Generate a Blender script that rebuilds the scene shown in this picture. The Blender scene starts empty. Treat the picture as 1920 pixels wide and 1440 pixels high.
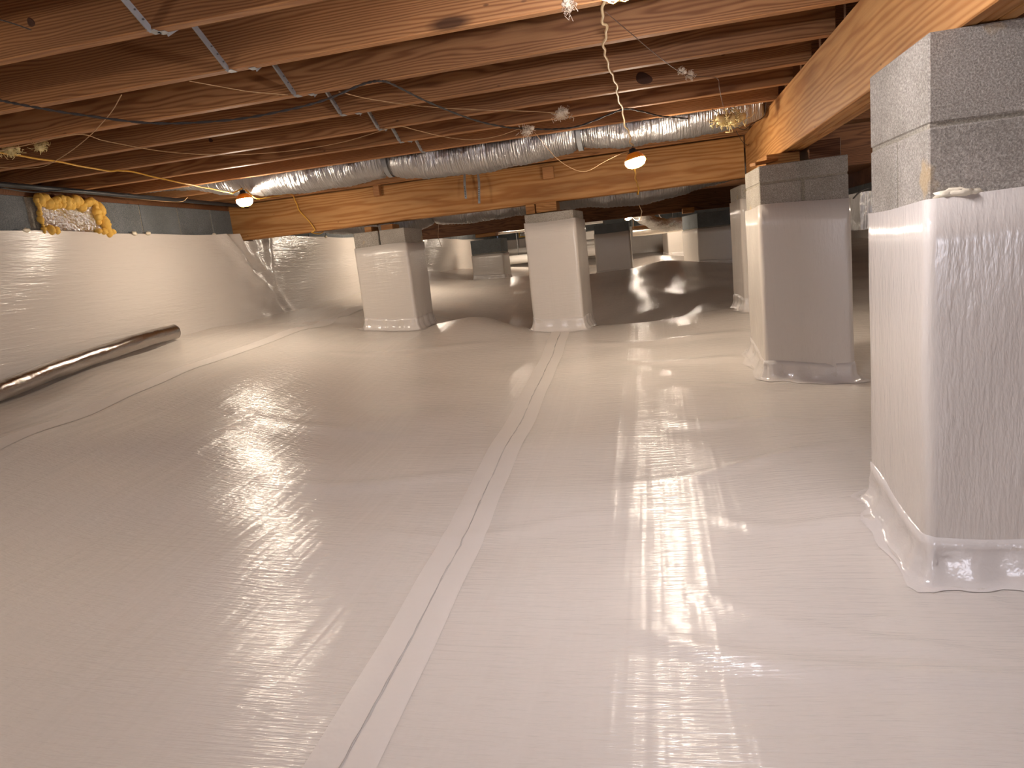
import bpy, bmesh, math, random
import numpy as np
from mathutils import Vector, Matrix
random.seed(7); rng = np.random.default_rng(5)
C = bpy.context.scene.collection
sc = bpy.context.scene

# ------------------------------------------------------------------ camera
F = 1305.0; CX, CY = 960.0, 720.0                     # focal length and centre, 1920 x 1440 frame
def _ray(x, y): return np.array([(x - CX) / F, -(y - CY) / F, -1.0])
_b = _ray(1224, 455); _b /= np.linalg.norm(_b)
_v = -_ray(1735, 7750); _v -= _b * np.dot(_v, _b); _v /= np.linalg.norm(_v)
R = np.stack([np.cross(_b, _v), _b, _v])              # world = R @ camera; camera stands at the origin
def wr(x, y): return R @ _ray(x, y)
def az(x, y, z): d = wr(x, y); return tuple(d * z / d[2])     # photo point -> point at height z
def ay(x, y, Y): d = wr(x, y); return tuple(d * Y / d[1])     # photo point -> point at depth Y
def ayc(x, y, Y):                                      # as ay, but never above the underside of the joists
    p = ay(x, y, Y); return p if p[2] < .676 else az(x, y, .676)
def P_(l): return [ayc(x, y, Y) for x, y, Y in l]
def ax(x, y, X): d = wr(x, y); return tuple(d * X / d[0])
cam_d = bpy.data.cameras.new('camera'); cam = bpy.data.objects.new('camera', cam_d); C.objects.link(cam)
cam_d.sensor_fit = 'HORIZONTAL'; cam_d.sensor_width = 36.0; cam_d.lens = 36.0 * F / 1920.0
cam_d.clip_start = 0.02; cam_d.clip_end = 100
cam.matrix_world = Matrix([list(R[i]) + [0.0] for i in range(3)] + [[0, 0, 0, 1]])
sc.camera = cam

# ------------------------------------------------------------------ world, light, exposure
world = bpy.data.worlds.new('world'); sc.world = world; world.use_nodes = True
world.node_tree.nodes['Background'].inputs[0].default_value = (0.75, 0.83, 1, 1)
world.node_tree.nodes['Background'].inputs[1].default_value = 0.08
sc.view_settings.view_transform = 'Standard'; sc.view_settings.look = 'None'
sc.view_settings.exposure = 0.17; sc.view_settings.gamma = 1.0; sc.view_settings.use_curve_mapping = False
def area(name, loc, rot, sx, sy, power, col):
    l = bpy.data.lights.new(name, 'AREA'); l.shape = 'RECTANGLE'; l.size = sx; l.size_y = sy
    l.energy = power; l.color = col
    o = bpy.data.objects.new(name, l); o.location = loc; o.rotation_euler = rot; C.objects.link(o); return o
# daylight coming in through the access opening in the wall behind the camera
area('daylight_opening', (1.3, -1.9, 0.05), (math.radians(78), 0, math.radians(12)), 1.0, 0.8, 34, (0.89, 0.88, 1.0))
LAMP_WARM = (1.0, 0.86, 0.70); LAMP_COOL = (0.95, 0.92, 0.98)
LAMP_POWER = 430.0       # emission strength of the lamp lenses

# ------------------------------------------------------------------ node helpers
def nmat(name):
    m = bpy.data.materials.new(name); m.use_nodes = True
    nt = m.node_tree; nt.nodes.clear()
    out = nt.nodes.new('ShaderNodeOutputMaterial'); b = nt.nodes.new('ShaderNodeBsdfPrincipled')
    nt.links.new(b.outputs[0], out.inputs[0]); return m, nt, b
def N(nt, t, **kw):
    n = nt.nodes.new(t)
    for k, v in kw.items():
        if k.startswith('i_'): n.inputs[k[2:].replace('_', ' ')].default_value = v
        else: setattr(n, k, v)
    return n
def math_n(nt, op, a, b=None, c=None):
    n = nt.nodes.new('ShaderNodeMath'); n.operation = op
    for i, v in enumerate((a, b, c)):
        if v is None: continue
        if isinstance(v, (int, float)): n.inputs[i].default_value = v
        else: nt.links.new(v, n.inputs[i])
    return n.outputs[0]
def coords(nt, scale=(1, 1, 1), rnd=True, rot=(0, 0, 0)):
    tc = nt.nodes.new('ShaderNodeTexCoord'); mp = nt.nodes.new('ShaderNodeMapping')
    mp.inputs['Scale'].default_value = scale; mp.inputs['Rotation'].default_value = rot
    if rnd:
        oi = nt.nodes.new('ShaderNodeObjectInfo')
        va = nt.nodes.new('ShaderNodeVectorMath'); va.operation = 'MULTIPLY_ADD'
        nt.links.new(oi.outputs['Random'], va.inputs[0]); va.inputs[1].default_value = (13.7, 7.3, 5.1)
        nt.links.new(tc.outputs['Object'], va.inputs[2]); nt.links.new(va.outputs[0], mp.inputs['Vector'])
    else: nt.links.new(tc.outputs['Object'], mp.inputs['Vector'])
    return mp.outputs[0]
def noise(nt, vec, scale, detail=3, rough=0.5, dist=0.0):
    n = nt.nodes.new('ShaderNodeTexNoise'); n.inputs['Scale'].default_value = scale
    n.inputs['Detail'].default_value = detail; n.inputs['Roughness'].default_value = rough
    n.inputs['Distortion'].default_value = dist
    nt.links.new(vec, n.inputs['Vector']); return n.outputs[0]
def ramp(nt, fac, stops):
    n = nt.nodes.new('ShaderNodeValToRGB'); cr = n.color_ramp
    while len(cr.elements) > 1: cr.elements.remove(cr.elements[-1])
    for i, (p, c) in enumerate(stops):
        e = cr.elements[0] if i == 0 else cr.elements.new(p)
        e.position = p; e.color = tuple(c) + (1,) if len(c) == 3 else c
    nt.links.new(fac, n.inputs[0]); return n.outputs[0]
def mix(nt, fac, a, b, mode='MIX'):
    n = nt.nodes.new('ShaderNodeMix'); n.data_type = 'RGBA'; n.blend_type = mode
    for s, v in ((n.inputs[0], fac), (n.inputs[6], a), (n.inputs[7], b)):
        if hasattr(v, 'is_linked'): nt.links.new(v, s)
        elif isinstance(v, (int, float)): s.default_value = v
        else: s.default_value = tuple(v) + (1,)
    return n.outputs[2]
def bump(nt, bsdf, h, strength, dist, prev=None):
    n = nt.nodes.new('ShaderNodeBump'); n.inputs['Strength'].default_value = strength
    n.inputs['Distance'].default_value = dist; nt.links.new(h, n.inputs['Height'])
    if prev is not None: nt.links.new(prev, n.inputs['Normal'])
    nt.links.new(n.outputs[0], bsdf.inputs['Normal']); return n.outputs[0]
def lin(r, g, b):
    return tuple(((v / 255) / 12.92 if v <= 10 else ((v / 255 + 0.055) / 1.055) ** 2.4) for v in (r, g, b))

# ------------------------------------------------------------------ materials
def wood(name, light, mid, dark, ringscale=150.0, knots=True):
    """boards: local X runs along the grain"""
    m, nt, b = nmat(name)
    v = coords(nt, (1, 1, 1))
    st = coords(nt, (0.55, 5.0, 5.0))
    d1 = noise(nt, st, 1.6, 3, 0.5)
    sep = nt.nodes.new('ShaderNodeSeparateXYZ')
    tc = nt.nodes.new('ShaderNodeTexCoord'); nt.links.new(tc.outputs['Object'], sep.inputs[0])
    oi = nt.nodes.new('ShaderNodeObjectInfo')
    cy = math_n(nt, 'MULTIPLY_ADD', oi.outputs['Random'], 0.16, 0.03)
    cz = math_n(nt, 'MULTIPLY_ADD', oi.outputs['Random'], -0.30, 0.22)
    yy = math_n(nt, 'ADD', sep.outputs[1], cy)
    zz = math_n(nt, 'SUBTRACT', sep.outputs[2], cz)
    tilt = math_n(nt, 'MULTIPLY', sep.outputs[0], 0.012); zz = math_n(nt, 'ADD', zz, tilt)
    r = math_n(nt, 'SQRT', math_n(nt, 'ADD', math_n(nt, 'MULTIPLY', yy, yy), math_n(nt, 'MULTIPLY', zz, zz)))
    r = math_n(nt, 'MULTIPLY_ADD', d1, 0.085, r)
    ring = math_n(nt, 'SINE', math_n(nt, 'MULTIPLY', r, ringscale * 4.2))
    ring = math_n(nt, 'MULTIPLY_ADD', ring, 0.5, 0.5)
    ring = math_n(nt, 'POWER', ring, 1.6)
    fine = noise(nt, coords(nt, (3, 160, 160)), 1.0, 3, 0.7)
    col = mix(nt, ring, light, mid)
    col = mix(nt, math_n(nt, 'MULTIPLY', fine, 0.55), col, dark)
    big = noise(nt, coords(nt, (0.7, 3, 3)), 1.3, 4, 0.6)
    bf = ramp(nt, big, [(0.36, (0.72, 0.68, 0.66)), (0.62, (1.08, 1.04, 1.0))])
    col = mix(nt, 1.0, col, bf, 'MULTIPLY')
    if knots:
        vo = nt.nodes.new('ShaderNodeTexVoronoi'); vo.inputs['Scale'].default_value = 1.0
        kv = coords(nt, (1.15, 3.6, 3.6)); nt.links.new(kv, vo.inputs['Vector'])
        k = ramp(nt, vo.outputs['Distance'], [(0.045, (1, 1, 1)), (0.095, (0, 0, 0))])
        col = mix(nt, math_n(nt, 'MULTIPLY', k, 0.85), col, lin(48, 28, 18))
        sp = nt.nodes.new('ShaderNodeTexVoronoi'); sp.inputs['Scale'].default_value = 1.0
        nt.links.new(coords(nt, (9, 22, 22)), sp.inputs['Vector'])
        k2 = ramp(nt, sp.outputs['Distance'], [(0.05, (1, 1, 1)), (0.1, (0, 0, 0))])
        gate = ramp(nt, noise(nt, coords(nt, (2, 4, 4)), 1.2, 2), [(0.56, (0, 0, 0)), (0.63, (1, 1, 1))])
        col = mix(nt, math_n(nt, 'MULTIPLY', math_n(nt, 'MULTIPLY', k2, gate), 0.7), col, lin(60, 34, 20))
    nt.links.new(col, b.inputs['Base Color']); b.inputs['Roughness'].default_value = 0.62
    b.inputs['Specular IOR Level'].default_value = 0.25
    bump(nt, b, math_n(nt, 'ADD', math_n(nt, 'MULTIPLY', ring, 0.5), fine), 0.35, 0.0015)
    return m
W_JOIST = wood('joist_wood', lin(178, 132, 88), lin(134, 90, 54), lin(92, 58, 34), 215)
W_LITEDGE_CLEAT = wood('lit_edge_cleat_wood', lin(198, 148, 98), lin(166, 116, 74), lin(124, 82, 50), 215)  # paler wood paints bounced light on joist undersides; also used for pale cleats
W_GIRD = wood('girder_wood', lin(208, 160, 102), lin(176, 122, 68), lin(140, 90, 46), 95)
W_DARK_SHADE = wood('dark_shade_wood', lin(140, 98, 66), lin(104, 68, 44), lin(60, 36, 24), 200)  # shade on sill, rim and lapped joists is put into this dark colour
W_SHIM = wood('shim_wood', lin(190, 140, 84), lin(150, 100, 54), lin(100, 66, 36), 160, False)

def liner(name, dirn, amp=1.0, base=(0.635, 0.58, 0.52), rough=0.21):
    """white reinforced plastic film; fine crinkle with its long axis along dirn"""
    m, nt, b = nmat(name)
    L, S = 5.0, 70.0
    sc_ = {'x': (L, S, S), 'y': (S, L, S), 'z': (S, S, 14)}[dirn]
    sc2 = {'x': (12, 190, 190), 'y': (190, 12, 190), 'z': (190, 190, 40)}[dirn]
    n1 = noise(nt, coords(nt, sc_, False), 1.0, 2, 0.55, 0.35)
    n2 = noise(nt, coords(nt, sc2, False), 1.0, 2, 0.6, 0.3)
    # width-wise bands of tighter and slacker crinkle, as the film came off the roll
    band = noise(nt, coords(nt, {'x': (22, .5, .5), 'y': (.5, .5, 22), 'z': (.5, 22, .5)}[dirn], False), 1.0, 2, 0.5)
    band = math_n(nt, 'MULTIPLY_ADD', band, 1.4, 0.3)
    slow = noise(nt, coords(nt, (1, 1, 1), False), 1.3, 2, 0.4)
    bc = mix(nt, slow, tuple(v * 0.96 for v in base), tuple(min(1, v * 1.04) for v in base))
    nt.links.new(bc, b.inputs['Base Color'])
    b.inputs['Roughness'].default_value = rough
    b.inputs['Specular IOR Level'].default_value = 0.5
    h = math_n(nt, 'ADD', math_n(nt, 'MULTIPLY', n1, 1.0), math_n(nt, 'MULTIPLY', n2, 0.45))
    h = math_n(nt, 'MULTIPLY', h, band)
    bump(nt, b, h, 1.0, 0.0030 * amp)
    return m
M_FLOOR = liner('floor_liner', 'x', 1.0)
M_WALL = liner('wall_liner', 'y', 1.0)
M_WRAPV = liner('wrap_liner_vertical', 'z', 0.6)
M_WRAPH = liner('wrap_liner_horizontal', 'x', 0.7)
def plain(name, col, rough=0.5, metal=0.0, nscale=0, nstr=0.3, ndist=0.001, var=0.0, spec=0.5):
    m, nt, b = nmat(name)
    v = coords(nt)
    if var:
        n = noise(nt, v, 9, 4, 0.6)
        c = mix(nt, n, tuple(x * (1 - var) for x in col), tuple(min(1, x * (1 + var)) for x in col))
        nt.links.new(c, b.inputs['Base Color'])
    else: b.inputs['Base Color'].default_value = tuple(col) + (1,)
    b.inputs['Roughness'].default_value = rough; b.inputs['Metallic'].default_value = metal
    b.inputs['Specular IOR Level'].default_value = spec
    if nscale: bump(nt, b, noise(nt, v, nscale, 3, 0.6), nstr, ndist)
    return m
M_TAPE = plain('seam_tape', (0.655, 0.60, 0.545), 0.38, 0, 14, 0.5, 0.004, 0.02)
M_SEAM = plain('tape_joint', (0.42, 0.39, 0.36), 0.5)
M_CLEAR = plain('glossy_tape', (0.66, 0.61, 0.565), 0.2, 0, 22, 0.5, 0.006, 0.02)
M_GALV = plain('galvanised_steel', (0.36, 0.37, 0.375), 0.5, 0.6, 60, 0.3, 0.0006, 0.2)
M_BLACK = plain('black_plastic', (0.018, 0.018, 0.02), 0.5, 0, 0)
M_WIRE = plain('black_wire', (0.03, 0.022, 0.018), 0.6)
M_CORD = plain('yellow_cord', lin(226, 172, 62), 0.45)
M_CORDP = plain('pale_cord', lin(216, 188, 140), 0.5)
M_THIN = plain('tan_wire', lin(196, 160, 116), 0.55)
M_THIND = plain('brown_wire', lin(92, 64, 46), 0.55)
M_ORANGE = plain('orange_plastic', lin(240, 146, 40), 0.4)
M_PVC = plain('white_pvc', (0.78, 0.75, 0.70), 0.3, 0, 0, var=0.04)
M_TUFT = plain('insulation_fibre', lin(226, 206, 150), 0.9, 0, 120, 0.8, 0.003, 0.15, 0.1)
M_TUFTW = plain('pale_insulation_fibre', lin(216, 200, 178), 0.9, 0, 120, 0.8, 0.003, 0.15, 0.1)
M_FOAM = plain('spray_foam', lin(222, 178, 84), 0.55, 0, 40, 0.6, 0.006, 0.22, 0.3)
M_FOAMW = plain('white_sealant', lin(225, 214, 190), 0.5, 0, 60, 0.6, 0.003, 0.05)
M_INK = plain('dark_steel', (0.12, 0.12, 0.12), 0.5, 0.5)
M_SUB = plain('subfloor_board', lin(150, 104, 66), 0.8, 0, 20, 0.3, 0.001, 0.2)
M_SOIL = plain('core_grey', (0.2, 0.2, 0.2), 0.9)

def concrete(name, c1, c2, stain=True):
    m, nt, b = nmat(name)
    v = coords(nt)
    a = noise(nt, v, 230, 3, 0.75); big = noise(nt, v, 5, 4, 0.6)
    col = ramp(nt, a, [(0.33, tuple(x * 0.62 for x in c1)), (0.5, c1), (0.66, c2)])
    bf = ramp(nt, big, [(0.3, (0.8, 0.8, 0.78)), (0.7, (1.1, 1.1, 1.1))]); col = mix(nt, 1.0, col, bf, 'MULTIPLY')
    if stain:
        s = ramp(nt, noise(nt, v, 7.5, 3, 0.5), [(0.66, (0, 0, 0)), (0.72, (1, 1, 1))])
        col = mix(nt, math_n(nt, 'MULTIPLY', s, 0.5), col, lin(190, 160, 110))
    nt.links.new(col, b.inputs['Base Color']); b.inputs['Roughness'].default_value = 0.9
    b.inputs['Specular IOR Level'].default_value = 0.2
    bump(nt, b, a, 0.8, 0.004)
    return m
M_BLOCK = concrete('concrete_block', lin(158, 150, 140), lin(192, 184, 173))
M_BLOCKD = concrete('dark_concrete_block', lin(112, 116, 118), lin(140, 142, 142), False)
M_MORTAR = concrete('mortar', lin(150, 142, 128), lin(180, 172, 156), False)

def foil(name, scale=55, strength=0.9, dist=0.012, ribs=0.0, rough=0.22, col=(0.78, 0.77, 0.76)):
    m, nt, b = nmat(name)
    v = coords(nt)
    b.inputs['Base Color'].default_value = tuple(col) + (1,); b.inputs['Metallic'].default_value = 1.0
    b.inputs['Roughness'].default_value = rough
    n = noise(nt, v, scale, 3, 0.65, 0.6)
    vo = nt.nodes.new('ShaderNodeTexVoronoi'); vo.inputs['Scale'].default_value = scale * 0.6; nt.links.new(v, vo.inputs['Vector'])
    h = math_n(nt, 'MULTIPLY_ADD', vo.outputs['Distance'], 0.6, n)
    if ribs:
        st = noise(nt, coords(nt, (ribs, 7, 7)), 1.0, 2, 0.5, 0.2)
        h = math_n(nt, 'MULTIPLY_ADD', st, 1.6, math_n(nt, 'MULTIPLY', h, 0.5))
    bump(nt, b, h, strength, dist)
    return m
M_DUCT = foil('duct_foil', 45, 1.0, 0.008, 110, 0.34, (0.44, 0.43, 0.43))
M_FOIL = foil('crinkled_foil', 75, 1.0, 0.012, 0, 0.16, (0.80, 0.78, 0.74))
M_FOILT = foil('foil_tube', 150, 0.6, 0.0016, 0, 0.14, (0.42, 0.385, 0.36))
M_RIGID = foil('smooth_duct', 12, 0.2, 0.004, 0, 0.25, (0.86, 0.80, 0.70))

def emit(name, col, s):
    m, nt, b = nmat(name); b.inputs['Base Color'].default_value = (0.9, 0.9, 0.9, 1)
    b.inputs['Emission Color'].default_value = tuple(col) + (1,); b.inputs['Emission Strength'].default_value = s; return m
M_LENS = emit('lamp_lens_warm', LAMP_WARM, LAMP_POWER)
M_LENSC = emit('lamp_lens_cool', LAMP_COOL, LAMP_POWER * 1.3)

M_LENSD = emit('lamp_lens_dim', LAMP_WARM, LAMP_POWER * 0.5)

# ------------------------------------------------------------------ mesh helpers
def link(name, me, mat, parent=None, smooth=False):
    o = bpy.data.objects.new(name, me); C.objects.link(o)
    if mat: me.materials.append(mat)
    if smooth: me.polygons.foreach_set('use_smooth', [True] * len(me.polygons))
    if parent: o.parent = parent
    return o
def from_data(name, verts, faces, mat, parent=None, smooth=False):
    me = bpy.data.meshes.new(name); me.from_pydata([tuple(v) for v in verts], [], faces); me.update()
    return link(name, me, mat, parent, smooth)
def tag(o, label=None, cat=None, group=None, kind=None):
    if label: o['label'] = label
    if cat: o['category'] = cat
    if group: o['group'] = group
    if kind: o['kind'] = kind
    return o
def empty(name, loc=(0, 0, 0)):
    o = bpy.data.objects.new(name, None); C.objects.link(o); o.location = loc; o.empty_display_size = 0.05; return o
class MB:
    """collects boxes, prisms and tubes into ONE mesh"""
    def __init__(s): s.v = []; s.f = []
    def add(s, vs, fs):
        n = len(s.v); s.v += [tuple(map(float, v)) for v in vs]; s.f += [tuple(i + n for i in f) for f in fs]; return s
    def box(s, x0, x1, y0, y1, z0, z1):
        return s.add([(x0, y0, z0), (x1, y0, z0), (x1, y1, z0), (x0, y1, z0), (x0, y0, z1), (x1, y0, z1), (x1, y1, z1), (x0, y1, z1)],
                     [(0, 3, 2, 1), (4, 5, 6, 7), (0, 1, 5, 4), (1, 2, 6, 5), (2, 3, 7, 6), (3, 0, 4, 7)])
    def hexa(s, quad, z0, z1):      # four (x, y) corners, anticlockwise
        vs = [(x, y, z0) for x, y in quad] + [(x, y, z1) for x, y in quad]
        return s.add(vs, [(3, 2, 1, 0), (4, 5, 6, 7), (0, 1, 5, 4), (1, 2, 6, 5), (2, 3, 7, 6), (3, 0, 4, 7)])
    def bar(s, p, q, w, t, up=(0, 0, 1)):   # flat bar from p to q
        p, q = Vector(p), Vector(q); d = (q - p).normalized(); a = d.cross(Vector(up))
        if a.length < 1e-4: a = Vector((1, 0, 0))
        a.normalize(); b = a.cross(d).normalized(); a *= w / 2; b *= t / 2
        return s.add([p - a - b, p + a - b, p + a + b, p - a + b, q - a - b, q + a - b, q + a + b, q - a + b],
                     [(0, 3, 2, 1), (4, 5, 6, 7), (0, 1, 5, 4), (1, 2, 6, 5), (2, 3, 7, 6), (3, 0, 4, 7)])
    def tube(s, pts, r, n=8, rf=None, sq=1.0):
        pts = [Vector(p) for p in pts]; m = len(pts); vs = []; fs = []; prev = None
        for i, p in enumerate(pts):
            d = (pts[min(i + 1, m - 1)] - pts[max(i - 1, 0)]).normalized()
            if prev is None:
                a = d.cross(Vector((0, 0, 1)))
                if a.length < 1e-3: a = d.cross(Vector((1, 0, 0)))
            else: a = prev - d * prev.dot(d)
            a.normalize(); prev = a; b = d.cross(a)
            for k in range(n):
                t = 2 * math.pi * k / n; rr = r if rf is None else rf(i, k, t)
                vs.append(p + a * math.cos(t) * rr + b * math.sin(t) * rr * sq)
        for i in range(m - 1):
            for k in range(n):
                a0 = i * n + k; a1 = i * n + (k + 1) % n
                fs.append((a0, a1, a1 + n, a0 + n))
        fs.append(tuple(range(n - 1, -1, -1))); fs.append(tuple((m - 1) * n + k for k in range(n)))
        return s.add(vs, fs)
    def build(s, name, mat, parent=None, smooth=False, bevel=0):
        me = bpy.data.meshes.new(name); me.from_pydata(s.v, [], s.f); me.update()
        if bevel:
            bm = bmesh.new(); bm.from_mesh(me)
            bmesh.ops.bevel(bm, geom=list(bm.edges), offset=bevel, segments=1, affect='EDGES', profile=0.5)
            bm.to_mesh(me); bm.free()
        return link(name, me, mat, parent, smooth)
def centred(o):
    """move the origin of a top-level mesh into its middle"""
    me = o.data; n = len(me.vertices); a = np.empty(n * 3); me.vertices.foreach_get('co', a); a = a.reshape(-1, 3)
    c = (a.min(0) + a.max(0)) / 2; me.vertices.foreach_set('co', (a - c).ravel()); o.location = Vector(o.location) + Vector(c); me.update(); return o
def spline(pts, n=6):
    """Catmull-Rom through the points"""
    P = [np.array(p, float) for p in pts]; P = [2 * P[0] - P[1]] + P + [2 * P[-1] - P[-2]]; out = []
    for i in range(1, len(P) - 2):
        for k in range(n):
            t = k / n
            out.append(0.5 * ((2 * P[i]) + (-P[i - 1] + P[i + 1]) * t + (2 * P[i - 1] - 5 * P[i] + 4 * P[i + 1] - P[i + 2]) * t * t + (-P[i - 1] + 3 * P[i] - 3 * P[i + 1] + P[i + 2]) * t ** 3))
    out.append(P[-2]); return out

# ------------------------------------------------------------------ floor heights
CP = [(-3.5,0,-.62),(-3.5,1,-.58),(-3.45,2,-.52),(-3.45,3.02,-.445),(-3.45,3.67,-.37),(-3.45,4.58,-.30),(-3.45,5.3,-.285),(-3.45,6.2,-.275),
 (-3.45,6.8,-.25),(-3.45,7.6,-.22),(-3.45,9,-.12),(-3.45,10.5,-.06),(-3.45,13,-.10),(-3.5,16,-.1),
 (-2.75,2.36,-.53),(-2.75,3.38,-.453),(-2.75,4.82,-.376),(-2.75,1.2,-.66),(-2.9,6.1,-.27),(-2.45,6.3,-.36),(-2.7,7.3,-.34),
 (-1.4,1.05,-.87),(-.65,1.05,-.905),(-.7,2.06,-.89),(-.72,3.3,-.81),(-.74,4.4,-.70),(-.76,5.38,-.607),(-.6,0,-.92),(.6,0,-.92),(2,0,-.9),
 (.3,1.2,-.91),(.62,1.81,-.90),(.62,2.26,-.855),(1.05,1.8,-.915),(1.1,2.3,-.88),(0,2,-.915),(0,3,-.85),(0,4,-.745),(0,5,-.64),
 (.56,3.93,-.795),(.55,4.36,-.715),(1.02,3.9,-.825),(1,4.4,-.77),(.62,5.3,-.565),(.62,5.7,-.57),(1.05,5.3,-.6),
 (-.945,5.4,-.59),(-.54,5.4,-.605),(-.53,5.82,-.63),(-2.36,5.4,-.46),(-1.93,5.4,-.48),(-1.9,5.8,-.49),(-1.1,4.6,-.66),
 (-1.44,5.62,-.452),(-1.1,5.75,-.58),(-1.8,5.6,-.475),(-1.5,6.4,-.64),(-.8,6.5,-.70),(-1.6,7.6,-.47),(-1.8,9.0,-.24),(-2.9,9.0,-.2),(-1.2,8.9,-.29),(-2.4,10.1,-.30),(-2.4,11.2,-.26),(-2.6,12.6,-.16),(-2,14,-.25),
 (-.1,5.55,-.60),(-.1,6.2,-.70),(-.1,7,-.53),(0,8,-.44),(.16,9.35,-.25),(-.3,9.8,-.385),(-.78,10,-.40),(.61,10,-.40),(1.05,10,-.43),(.5,8.6,-.36),(.8,7,-.5),
 (0,10.8,-.44),(0,12.2,-.22),(.5,12,-.30),(0,13.2,-.34),(0,15.5,-.22),(1,15.5,-.25),(-1.5,12,-.35),
 (-1.78,4.1,-.615),(-1.9,3,-.68),(-1.9,2,-.76),(-2,0,-.75),
 (1.8,2,-.9),(1.8,4,-.82),(1.8,6,-.66),(2.5,10,-.42),(3.5,3,-.85),(3.8,8,-.5),(3.8,16,-.3),(3.8,0,-.9),(-3.5,-2.4,-.7),(0,-2.4,-.92),(3.8,-2.4,-.9)]
CPa = np.array(CP)
def _phi(r2): return np.sqrt(r2 + 0.22 ** 2)
_K = _phi(((CPa[:, None, :2] - CPa[None, :, :2]) ** 2).sum(-1))
_n = len(CPa); _A = np.zeros((_n + 1, _n + 1)); _A[:_n, :_n] = _K; _A[:_n, _n] = 1; _A[_n, :_n] = 1
_w = np.linalg.solve(_A, np.append(CPa[:, 2], 0))
# gentle swells and long soft folds of the film
_sw = [(rng.uniform(0.6, 6.0), rng.uniform(-.9, .9), rng.uniform(0, 6.28)) for _ in range(14)]
FOLDS = [((-.1, 1.55), (1.0, 1.28), .016, .035), ((.05, 1.75), (.75, 1.35), .012, .03), ((-.2, 2.55), (.65, 2.75), .012, .05), ((-.05, 3.3), (.55, 3.15), .014, .05),
         ((-1.6, 2.45), (-.75, 2.6), .012, .05), ((-2.3, 3.2), (-1.1, 3.0), .010, .06), ((.15, 2.2), (.62, 2.05), .010, .03), ((-1.0, 2.1), (-.1, 2.25), .007, .04),
         ((-.2, 4.35), (.5, 4.2), .016, .05), ((-.5, 4.9), (.6, 4.75), .014, .06), ((-2.2, 4.4), (-1.2, 4.9), .012, .06), ((.62, 1.78), (.35, 1.5), .010, .018),
         ((.72, 1.72), (1.0, 1.45), .012, .02), ((.9, 1.75), (1.3, 1.5), .010, .02), ((-2.7, 5.6), (-2.0, 6.3), .03, .06), ((-3.1, 5.2), (-2.4, 5.9), .02, .04), ((.55, 3.9), (.2, 3.75), .01, .025)]
def floor_z(x, y):
    x = np.asarray(x, float); y = np.asarray(y, float); sh = x.shape
    xf, yf = x.ravel(), y.ravel(); z = np.full(xf.shape, _w[_n])
    for i in range(_n): z += _w[i] * _phi((xf - CPa[i, 0]) ** 2 + (yf - CPa[i, 1]) ** 2)
    for k, (fr, an, ph) in enumerate(_sw):
        a = 1.5 + an; z += 0.0034 * (3.0 / (fr + 2)) * np.sin(fr * (xf * math.cos(a) + yf * math.sin(a)) * 2.1 + ph + 0.7 * np.sin(xf * 1.9 + k))
    for (a, b, h, s) in FOLDS:
        ax_, ay_ = a; dx, dy = b[0] - ax_, b[1] - ay_; L2 = dx * dx + dy * dy
        t = np.clip(((xf - ax_) * dx + (yf - ay_) * dy) / L2, 0, 1)
        d2 = (xf - ax_ - t * dx) ** 2 + (yf - ay_ - t * dy + 0.05 * np.sin(t * 5)) ** 2
        z += h * np.exp(-d2 / (s * s)) * np.sin(np.pi * np.clip(t * .96 + .02, 0, 1)) ** .5
    return z.reshape(sh)
def fz(x, y): return float(floor_z([x], [y])[0])

XW, YB, YF, XR = -3.47, 16.0, -2.2, 3.9         # wall faces: left, far, near, right
ZT, ZJ = 0.645, 0.683                            # top of the block walls, underside of the joists
def grid_mesh(name, xs, ys, zf, mat, parent=None):
    gx, gy = np.meshgrid(xs, ys); z = zf(gx, gy); n, m = gx.shape
    co = np.stack([gx, gy, z], -1).reshape(-1, 3)
    idx = np.arange(n * m).reshape(n, m)
    q = np.stack([idx[:-1, :-1], idx[:-1, 1:], idx[1:, 1:], idx[1:, :-1]], -1).reshape(-1, 4)
    me = bpy.data.meshes.new(name); me.vertices.add(len(co)); me.vertices.foreach_set('co', co.ravel())
    me.loops.add(q.size); me.loops.foreach_set('vertex_index', q.ravel().astype(np.int32))
    me.polygons.add(len(q)); me.polygons.foreach_set('loop_start', np.arange(0, q.size, 4, dtype=np.int32))
    me.update(calc_edges=True); return link(name, me, mat, parent, True)
xs = np.concatenate([np.arange(XW - 0.02, 1.6, 0.022), np.arange(1.6, XR + 0.1, 0.1)])
ys = np.concatenate([np.arange(YF - .05, 0.7, 0.12), np.arange(0.7, 6.6, 0.02), np.arange(6.6, YB + 0.1, 0.05)])
floor = grid_mesh('floor', xs, ys, floor_z, M_FLOOR); tag(floor, 'white plastic vapour barrier film covering the uneven crawl space ground', kind='structure')

# tape over the seams of the film: each joint has two overlapping runs of tape with the raw edge between them
def tape_strip(x_of_y, y0, y1, w0, w1, lift, mat=M_TAPE, name='seam_tape', step=0.03, jag=0.0):
    ys_ = np.arange(y0, y1 + 1e-6, step); v = []; f = []
    for i, y in enumerate(ys_):
        xc = x_of_y(y)
        for j, t in enumerate((w0, w0 * .66 + w1 * .34, w0 * .33 + w1 * .67, w1)):
            xx = xc + t + (rng.normal() * jag); v.append((xx, y, fz(xx, y) + lift - (0.0012 if j in (0, 3) else 0)))
    for i in range(len(ys_) - 1):
        for j in range(3):
            a = i * 4 + j; f.append((a, a + 1, a + 5, a + 4))
    return from_data(name, v, f, mat, floor, True)
sx1 = lambda y: -0.655 - 0.022 * (y - 1.05) + 0.012 * math.sin(y * 1.7)
tape_strip(sx1, 0.2, 5.36, -0.072, 0.004, 0.0028)
tape_strip(sx1, 0.2, 5.36, 0.004, 0.072, 0.0034)
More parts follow.
